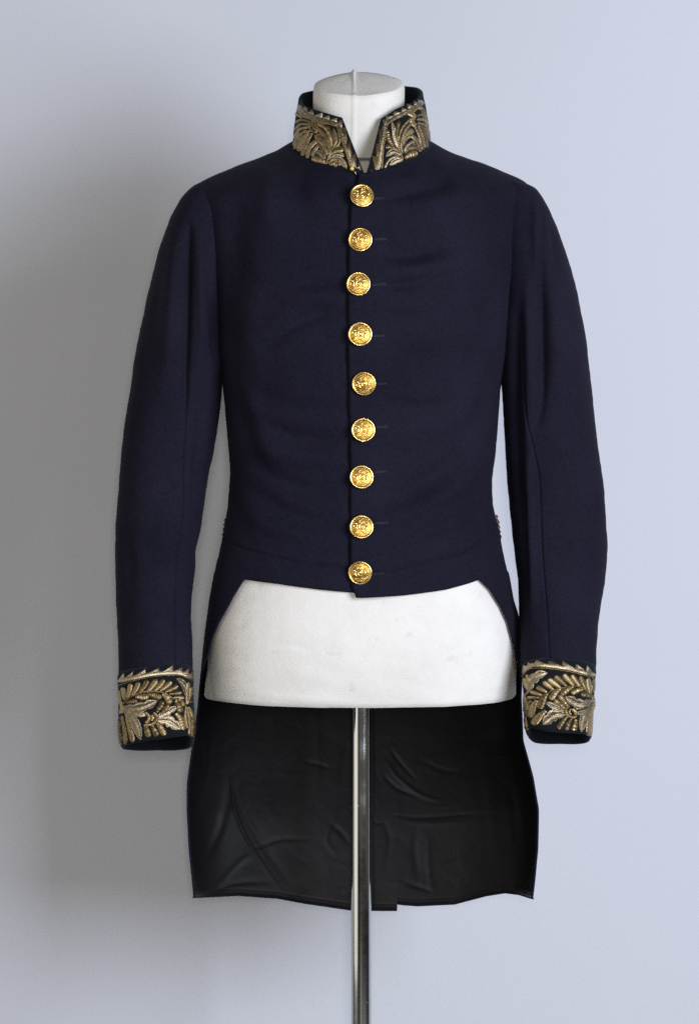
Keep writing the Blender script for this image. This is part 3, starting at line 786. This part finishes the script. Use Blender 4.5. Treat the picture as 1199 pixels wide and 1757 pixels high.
COL_L = [
    ('B', [(232, 320), (320, 408), (470, 480), (600, 512), (730, 545), (775, 600)], 70), ('m', [(218, 345), (330, 450), (480, 525), (640, 552), (725, 580)], 22),
    ('B', [(760, 580), (815, 740), (880, 930), (935, 1110)], 70), ('m', [(735, 600), (800, 760), (850, 900), (905, 1100)], 22),
    ('g', [(400, 485), (300, 445), (225, 350)], 40), ('c', [(385, 515), (280, 495), (205, 530)], 38), ('c', [(378, 550), (265, 555), (195, 630)], 38), ('c', [(368, 585), (250, 625), (185, 740)], 40), ('c', [(345, 625), (235, 715), (180, 830)], 42), ('g', [(300, 690), (230, 790), (190, 880)], 42), ('c', [(300, 470), (225, 430), (200, 400)], 34),
    ('b', [(375, 630), (300, 760), (235, 905)], 58), ('b', [(410, 665), (335, 810), (285, 965)], 58),
    ('c', [(600, 720), (530, 690), (450, 720)], 70), ('g', [(620, 850), (570, 740), (470, 715)], 90),
    ('y', [(350, 985), (385, 850), (480, 765), (555, 820), (610, 950)], 60), ('w', [(410, 960), (450, 880), (510, 810)], 46), ('g', [(600, 960), (540, 860), (500, 810)], 60),
    ('s', [(590, 1000), (530, 930), (450, 905)], 80), ('b', [(600, 1045), (510, 1010), (410, 985)], 90),
    ('g', [(640, 930), (605, 740), (480, 590)], 56), ('y', [(625, 1000), (660, 800), (600, 620), (485, 540)], 50), ('c', [(650, 920), (700, 760), (610, 570)], 42), ('g', [(665, 900), (720, 760), (690, 600)], 50), ('b', [(690, 880), (760, 780), (755, 630)], 52),
    ('g', [(655, 930), (730, 880), (825, 865)], 84), ('s', [(640, 990), (730, 935), (830, 960)], 84), ('s', [(640, 1010), (770, 1010), (865, 1115)], 90), ('c', [(625, 1055), (680, 1000), (750, 1020), (770, 1085)], 44), ('b', [(640, 1065), (690, 1055), (745, 1085)], 70),
    ('y', [(605, 1062), (630, 960), (665, 870)], 22), ('y', [(385, 500), (390, 600), (450, 655), (475, 600), (450, 500)], 42), ('c', [(420, 505), (430, 570), (445, 620)], 34),
]
TEETH_COL_L = [[(235, 335), (258, 260), (305, 345)], [(298, 350), (335, 292), (372, 405)], [(355, 410), (427, 343), (436, 435)], [(428, 440), (552, 393), (545, 470)], [(530, 470), (642, 430), (640, 495)], [(635, 495), (740, 461), (735, 535)], [(728, 530), (814, 478), (800, 600)],
               [(765, 600), (859, 576), (870, 765), (830, 740)], [(830, 785), (914, 755), (927, 935), (872, 910)], [(890, 965), (987, 908), (982, 1115), (928, 1090)], [(960, 1115), (1042, 1073), (1042, 1137)]]
COL_R = [
    ('B', [(868, 262), (780, 318), (660, 380), (540, 440), (430, 500), (385, 560)], 70), ('m', [(865, 290), (700, 395), (560, 465), (440, 525), (400, 580)], 22),
    ('B', [(372, 560), (355, 700), (325, 860), (300, 1120)], 66), ('m', [(400, 580), (382, 700), (355, 860), (335, 1130)], 22),
    ('c', [(780, 445), (860, 430), (905, 510)], 38), ('c', [(785, 485), (880, 500), (932, 570)], 38), ('c', [(790, 530), (890, 570), (945, 680)], 40), ('y', [(720, 400), (790, 340), (858, 350)], 46), ('c', [(850, 340), (880, 420), (905, 480)], 40), ('c', [(800, 560), (900, 640), (948, 760)], 38),
    ('b', [(765, 580), (835, 720), (868, 880)], 54), ('b', [(815, 580), (885, 710), (915, 860)], 48), ('g', [(870, 620), (925, 720), (945, 780)], 42),
    ('g', [(600, 830), (640, 700), (740, 620)], 100), ('y', [(595, 820), (640, 745), (720, 705), (790, 770), (835, 900)], 54), ('w', [(625, 900), (660, 830), (720, 780)], 50), ('s', [(700, 770), (760, 800), (815, 900)], 60), ('g', [(625, 920), (690, 860), (770, 845)], 66), ('b', [(630, 985), (700, 945), (795, 915)], 88),
    ('y', [(590, 960), (545, 800), (590, 610), (695, 485)], 44), ('w', [(600, 940), (585, 800), (630, 640), (715, 530)], 50), ('s', [(580, 920), (510, 760), (490, 640), (465, 510)], 64), ('g', [(560, 800), (530, 680), (555, 500)], 60), ('b', [(505, 870), (430, 740), (405, 620)], 66), ('b', [(530, 870), (450, 830), (378, 838)], 76),
    ('s', [(590, 950), (480, 905), (390, 965)], 84), ('w', [(600, 1010), (520, 970), (430, 1010), (372, 1115)], 44), ('s', [(590, 1020), (520, 1020), (440, 1075)], 74), ('y', [(605, 1000), (560, 900), (535, 780)], 22),
    ('y', [(670, 405), (745, 440), (725, 520), (770, 570)], 62), ('c', [(700, 470), (720, 540), (740, 570)], 34),
]
TEETH_COL_R = [[(872, 262), (793, 198), (808, 290)], [(825, 285), (738, 242), (752, 320)], [(765, 318), (650, 282), (672, 370)], [(678, 362), (576, 324), (592, 405)], [(600, 400), (473, 377), (492, 455)], [(505, 445), (383, 439), (398, 505)], [(425, 490), (346, 486), (368, 590)],
               [(365, 630), (300, 604), (298, 785), (342, 800)], [(338, 805), (248, 784), (270, 965), (322, 970)], [(318, 965), (208, 948), (250, 1135), (302, 1140)], [(255, 1155), (178, 1134), (200, 1172)]]

embroider(*CUFFBVH['left'], (190, 1110), Z, (590, 720), CUFF_L, TEETH_CL, [T_SILVER])
embroider(*CUFFBVH['right'], (880, 1110), Z, (580, 680), CUFF_R, TEETH_CR, [T_SILVER])
embroider(*COLLAR['left'], (480, 140), Z, (520, 780), COL_L, TEETH_COL_L, [T_GOLD, T_SILVER])
embroider(*COLLAR['right'], (610, 140), Z, (620, 760), COL_R, TEETH_COL_R, [T_GOLD, T_SILVER])

# ---------------------------------------------------------------- buttons
def lathe(profile, n=40):
    V, F = [], []
    m = len(profile)
    for j in range(n):
        a = 2 * math.pi * j / n
        for r, z in profile: V.append((r * math.cos(a), r * math.sin(a), z))
    for j in range(n):
        k = (j + 1) % n
        for i in range(m - 1):
            F.append((j * m + i, k * m + i, k * m + i + 1, j * m + i + 1))
    return V, F

def tube(path, rad, n=8, cap=True):
    path = np.array(path, float); m = len(path)
    rad = np.broadcast_to(np.asarray(rad, float), (m,))
    tg = np.gradient(path, axis=0); V, F = [], []
    for i in range(m):
        z = Vector(tg[i]).normalized(); a = z.orthogonal().normalized()
        if i and abs(z.dot(prev)) < 0.99: a = (prev - z * prev.dot(z)).normalized()
        prev = a; b = z.cross(a)
        for j in range(n):
            th = 2 * math.pi * j / n
            V.append(tuple(Vector(path[i]) + (a * math.cos(th) + b * math.sin(th)) * rad[i]))
    for i in range(m - 1):
        for j in range(n):
            F.append((i * n + j, i * n + (j + 1) % n, (i + 1) * n + (j + 1) % n, (i + 1) * n + j))
    if cap:
        F.append(tuple(range(n))[::-1]); F.append(tuple((m - 1) * n + j for j in range(n)))
    return V, F

def join(parts):
    V, F = [], []
    for v_, f_ in parts:
        o = len(V); V += list(v_); F += [tuple(i + o for i in f) for f in f_]
    return V, F

BR = 0.0147
dome = lambda r: 0.0026 + 0.0016 * (1 - (r / (BR * .86)) ** 2)
def raw_mesh(name, vf, mat):
    me = bpy.data.meshes.new(name); me.from_pydata([tuple(map(float, p)) for p in vf[0]], [], vf[1]); me.update()
    me.polygons.foreach_set('use_smooth', [True] * len(me.polygons)); me.materials.append(mat); return me
prof = [(0.0001, dome(0))] + [(r, dome(r)) for r in np.linspace(.12, .86, 9) * BR] + [(BR * .875, .0016), (BR * .97, .0012), (BR * .8, -.0004), (.0001, -.0006)]
me_btn = raw_mesh('button', lathe(prof, 64), GOLD_FIELD)
rimp = [(BR * .93 + .00125 * math.cos(a), .0027 + .00125 * math.sin(a)) for a in np.linspace(0, 2 * math.pi, 11)]
me_rim = raw_mesh('rim', lathe(rimp, 48), GOLD)

EK = 1.16
def on_dome(pts, lift=.0):
    return [(x * BR * EK, y * BR * EK, dome(min(math.hypot(x, y) * EK, .9) * BR) + lift) for x, y in pts]
def blob(x, y, rx, ry, h, rot=0, k=None):
    k = EK if k is None else k; x, y, rx, ry = x * k, y * k, rx * k, ry * k
    V, F = [], []
    for i in range(5):
        ph = i / 4 * math.pi / 2
        for j in range(10):
            a = 2 * math.pi * j / 10
            lx, ly = rx * math.cos(ph) * math.cos(a), ry * math.cos(ph) * math.sin(a)
            X = x + lx * math.cos(rot) - ly * math.sin(rot); Y = y + lx * math.sin(rot) + ly * math.cos(rot)
            V.append((X * BR, Y * BR, dome(min(math.hypot(x, y), .85) * BR) - .0004 + 1.1 * h * math.sin(ph)))
    for i in range(4):
        for j in range(10): F.append((i * 10 + j, i * 10 + (j + 1) % 10, (i + 1) * 10 + (j + 1) % 10, (i + 1) * 10 + j))
    return V, F
parts = []
th = np.linspace(0, 2 * math.pi, 19)
parts.append(tube(on_dome([(0.17 * math.cos(a), .02 + .21 * math.sin(a)) for a in th]), .0010, 6, False))   # shield
parts.append(blob(0, .02, .10, .14, .0010))
for sx in (-1, 1):     # supporters and scrolls on either side
    parts.append(tube(on_dome(catmull([(sx * .30, -.24), (sx * .38, 0), (sx * .30, .14), (sx * .42, .26)], 10)), np.linspace(.0013, .0007, 10), 6))
    parts.append(blob(sx * .42, .22, .12, .10, .0014, sx * .5)); parts.append(blob(sx * .36, -.05, .10, .17, .0014, -sx * .3))
    parts.append(tube(on_dome(catmull([(sx * .40, -.1), (sx * .56, -.02), (sx * .54, .14)], 7)), .0006, 5))
    parts.append(tube(on_dome(catmull([(sx * .10, .28), (sx * .17, .42), (sx * .05, .50)], 7)), .0007, 5))
parts.append(blob(0, .33, .13, .06, .0012)); parts.append(blob(0, .50, .05, .09, .0013)); parts.append(tube(on_dome([(-.10, .58), (0, .54), (.10, .58)]), .0006, 5))
parts.append(tube(on_dome(catmull([(-.52, -.30), (-.28, -.44), (0, -.36), (.28, -.44), (.52, -.30)], 14)), np.array([.0006] + [.0011] * 12 + [.0006]), 6))   # ribbon
for k in range(5): parts.append(blob(-.24 + .12 * k, -.54 + .02 * abs(k - 2), .05, .06, .0010))
for k in range(30):
    a = 2 * math.pi * k / 30; parts.append(blob(.745 * math.cos(a), .745 * math.sin(a), .050, .050, .0007, 0, 1.0))
me_emb = raw_mesh('emblem', join(parts), GOLD)

for i, (bx, by) in enumerate(BUTTONS):
    p, n = cast(bvh_r, bx, by)
    o = bpy.data.objects.new('button', me_btn); COL.objects.link(o); o.parent = coat
    tilt = [(.16, .10), (-.05, -.06), (0, 0), (.05, .04), (-.10, -.08), (.03, .05), (.06, .06), (.02, .08), (-.08, .05)][i]
    n = Vector((0.35 * n[0] + tilt[0], -1.0, 0.35 * n[2] + tilt[1])).normalized()
    zax = n; xax = Vector((0, 0, 1)).cross(zax).normalized(); yax = zax.cross(xax)
    rot = Matrix((xax, yax, zax)).transposed() @ Matrix.Rotation(math.radians([-14, 9, 3, -5, 14, -6, 4, -2, 7][i]), 3, 'Z')
    o.rotation_euler = rot.to_euler(); o.location = Vector(p) + zax * 0.0022 - coat.location
    for nm, me in (('rim', me_rim), ('emblem', me_emb)):
        c = bpy.data.objects.new(nm, me); COL.objects.link(c); c.parent = o
    # buttonhole: worked edge either side of a slit
    hy = by + [4, 0, 2, 4, 2, -4, -8, -6, 4][i] - 1
    x0, x1 = bx + 22, bx + [38, 44, 47, 42, 38, 42, 42, 46, 40][i]
    prt = []
    for k, dy in ((0, -0.9), (1, 1.0)):
        path = []
        for xx in np.linspace(x0, x1, 14):
            hh = cast(bvh_r, xx, hy + dy - (xx - x0) * 0.06 + 0.7 * math.sin(xx * 0.9 + 2 * k + i) * (0.5 + 0.5 * math.sin(xx * 2.1))); path.append(hh[0] + hh[1] * 0.0002)
        prt.append(tube(path, 0.00038, 6))
    V, F = join(prt); mesh_obj('buttonhole', V, F, THREAD, coat)

# ---------------------------------------------------------------- glimpse of the hip embroidery at the back waist
for sgn, pts in ((1, [[(852, 884), (856, 898), (857, 910)], [(855, 902), (858, 914), (860, 926)]]), (-1, [[(388, 900), (383, 912), (381, 922)], [(386, 890), (384, 902), (383, 912)]])):
    for k, pl_ in enumerate(pts):
        Vs = [P(x - sgn * 3.0, y, 0.018 + 0.006 * k) for x, y in catmull(pl_, 10)]
        V, F = tube(Vs, 0.0026 + 0.0009 * np.sin(np.linspace(0, 18, 10)), 7)
        uv = np.stack([np.repeat(np.linspace(0, 25, 10), 7), np.tile(np.linspace(-1, 1, 7), 10)], 1)
        mesh_obj('hip_embroidery', V, F, T_GOLD, coat, uvs=uv)

# ---------------------------------------------------------------- dress form
form = empty('dress_form', (float(P(619.5, 1300, 0)[0]), 0, 0), 'white cloth covered dress form torso on a chromed pole, wearing the coat', 'dress form')
Rw, C = 220, 200
t = np.linspace(-np.pi, np.pi, C, endpoint=False)[None, :]
w = np.linspace(0, 1, Rw)[:, None]
BOT = tab([(-180, 1196), (-90, 1197), (-60, 1204), (-30, 1212), (0, 1215), (30, 1212.5), (60, 1205), (90, 1196), (180, 1196)], 20)
py = 372 + (BOT(np.degrees(t)) - 372) * w
px, y = section(t, py, -0.0065 - 0.016 * np.clip((985 - py) / 60, 0, 1))
fl = tab([(250, 0), (990, 0), (1060, 3), (1130, 4), (1180, 1), (1215, 0)], 20)
kin = np.clip((py - (BOT(np.degrees(t)) - 9)) / 9, 0, 1)        # rolled lower edge
fr = 1 - np.sqrt(np.clip(1 - kin ** 2, 0, 1))
px = px + (619 - px) * 0.016 * fr - np.sign(np.sin(t)) * fl(py) * 0
y = y * (1 - 0.03 * fr)
G = P(px, py, y); n = grid_normals(G, True)
d = 0.0008 * wav(px, py, 81, 0.05) + 0.0004 * wav(px, py, 82, .15)
d += strokes(px, py, [([(460, 1105), (510, 1108), (535, 1122)], 5, -0.9), ([(575, 1060), (582, 1090), (588, 1120)], 6, .7), ([(430, 1190), (520, 1200), (600, 1203)], 7, 1.0)]) * (np.cos(t) > 0)
d += grooves(px, py, [([(361, 1080), (359, 1140), (362, 1180), (366, 1196)], 1.4, 0.9)]) * (np.cos(t) > 0)
G = G + n * d[..., None]
bot_c = P(619, 1206, 0.0)
torso = grid_obj('torso', G, FORM, form, closed=True)
# underside
ring = G[-1]; ctr = ring.mean(0)
Vs = np.vstack([ring, ctr + (ring - ctr) * 0.8 + np.array([0, 0, -.002]), (ctr + np.array([0, 0, -.003]))[None]])
F = [(i, (i + 1) % C, C + (i + 1) % C, C + i) for i in range(C)] + [(C + i, C + (i + 1) % C, 2 * C) for i in range(C)]
mesh_obj('underside', Vs, F, FORM, form)

# neck with slanted domed cap, seam down the middle
Rn, Cn = 120, 160
tn = np.linspace(-np.pi, np.pi, Cn, endpoint=False)[None, :]
NLX = tab([(150, 537.5), (175, 537), (215, 538), (260, 536), (330, 532)], 16); NRX = tab([(150, 694), (175, 694), (215, 692), (260, 694), (330, 698)], 16)
capf = tab([(-180, 135), (-150, 136), (-90, 146), (-45, 159), (0, 165), (45, 157), (90, 143), (150, 134), (180, 134)], 16)
rows = []
wn = np.linspace(0, 1, 80)[:, None]
pyn = 330 + (capf(np.degrees(tn)) - 330) * wn
cx_ = (NLX(pyn) + NRX(pyn)) / 2; hw_ = (NRX(pyn) - NLX(pyn)) / 2
pxn = cx_ + hw_ * np.sign(np.sin(tn)) * np.abs(np.sin(tn)) ** (2 / 2.3)
yn = .010 - .062 * np.sign(np.cos(tn)) * np.abs(np.cos(tn)) ** (2 / 2.3)
yn = yn + 0.024 * np.clip(np.cos(tn), 0, 1) * np.clip((pyn - 271) / 5, 0, 1)     # the neck piece ends at its base seam
# rounded shoulder of the cap
rnd = np.exp(-((1 - wn) * (330 - 150) / 5.0) ** 2)
pxn = pxn + (cx_ - pxn) * 0.022 * rnd; yn = yn + (.01 - yn) * .03 * rnd
body = P(pxn, pyn, yn)
wc = np.linspace(0.03, 1, 40)[:, None]
ring_px, ring_py, ring_y = pxn[-1][None, :], pyn[-1][None, :], yn[-1][None, :]
cpx, cpy, cy_ = 615.5, 139.0, .020
k = 1 - wc * 0.998
capx = cpx + (ring_px - cpx) * k; capy = cpy + (ring_py - cpy) * k ** 1.0; cyy = cy_ + (ring_y - cy_) * k
capy = capy - 15.0 * np.clip(1 - k * k, 0, 1) ** (0.62 + 0.9 * np.clip(np.cos(tn), 0, 1))
cap = P(capx, capy, cyy)
GN = np.vstack([body, cap])
PXN = np.vstack([pxn, capx]); PYN = np.vstack([pyn, capy])
FRN = np.vstack([np.cos(tn) + 0 * wn, np.ones_like(capx)])
nn = grid_normals(GN, True)
seamx = np.interp(PYN, [110, 165, 270], [606, 607, 605])
ridge = 0.0016 * np.exp(-((PXN - seamx) / 1.8) ** 2) * (FRN > 0)
ridge += 0.0022 * np.exp(-((PXN - 606) / 4) ** 2) * np.exp(-((PYN - 125) / 9) ** 2)
ridge += grooves(PXN, PYN, [([(585, 272), (612, 273), (650, 271)], 1.3, .8)]) * (FRN > 0)
ridge += 0.0006 * wav(PXN, PYN, 91, .06)
sg = 1.0 if nn[40, Cn // 2, 1] < 0 else -1.0
GN = GN + nn * sg * ridge[..., None]
neck = grid_obj('neck', GN, FORM, form, closed=True)

# pole and base
pxp = 619.5
p0 = P(pxp, 1212, 0.0); xx = float(p0[0]) - form.location.x
pole_r = 0.0129
V, F = lathe([(pole_r, -0.02)] + [(pole_r, z) for z in np.linspace(0.03, float(p0[2]) + .06, 30)], 64)
def local(name, vf, mat, loc):
    me = raw_mesh(name, vf, mat); o = bpy.data.objects.new(name, me); COL.objects.link(o); o.parent = form; o.location = loc; return o
local('pole', (V, F), CHROME, (xx, 0, 0))
local('base', lathe([(.0001, .028), (.03, .028), (.034, .024), (.165, .012), (.175, .006), (.175, 0.0005), (.0001, 0.0005)], 64), CHROME, (xx, 0, 0))

# ---------------------------------------------------------------- yellow headed pin in the collar
pin = empty('sewing_pin', tuple(float(q) for q in P(604, 293, -.1)), 'small yellow headed pin stuck through the collar base above the top button', 'pin')
a, na = cast(COLLAR['left'][1], 604, 291)
b_, nb = cast(bvh_l, 614, 304) if cast(bvh_l, 614, 304) else cast(bvh_r, 614, 304)
a = a + na * .0035; b_ = b_ + nb * .0022
V, F = tube([a, a * .5 + b_ * .5 + na * .0008, b_], .0004, 8); mesh_obj('shaft', V, F, STEEL, pin)
vs, fs = lathe([(.0001, .0026), (.0016, .0021), (.0026, .0008), (.0027, -.0006), (.0018, -.0019), (.0001, -.0024)], 14)
mesh_obj('head', np.array(vs) * 1.0 + a, fs, YELLOW, pin)
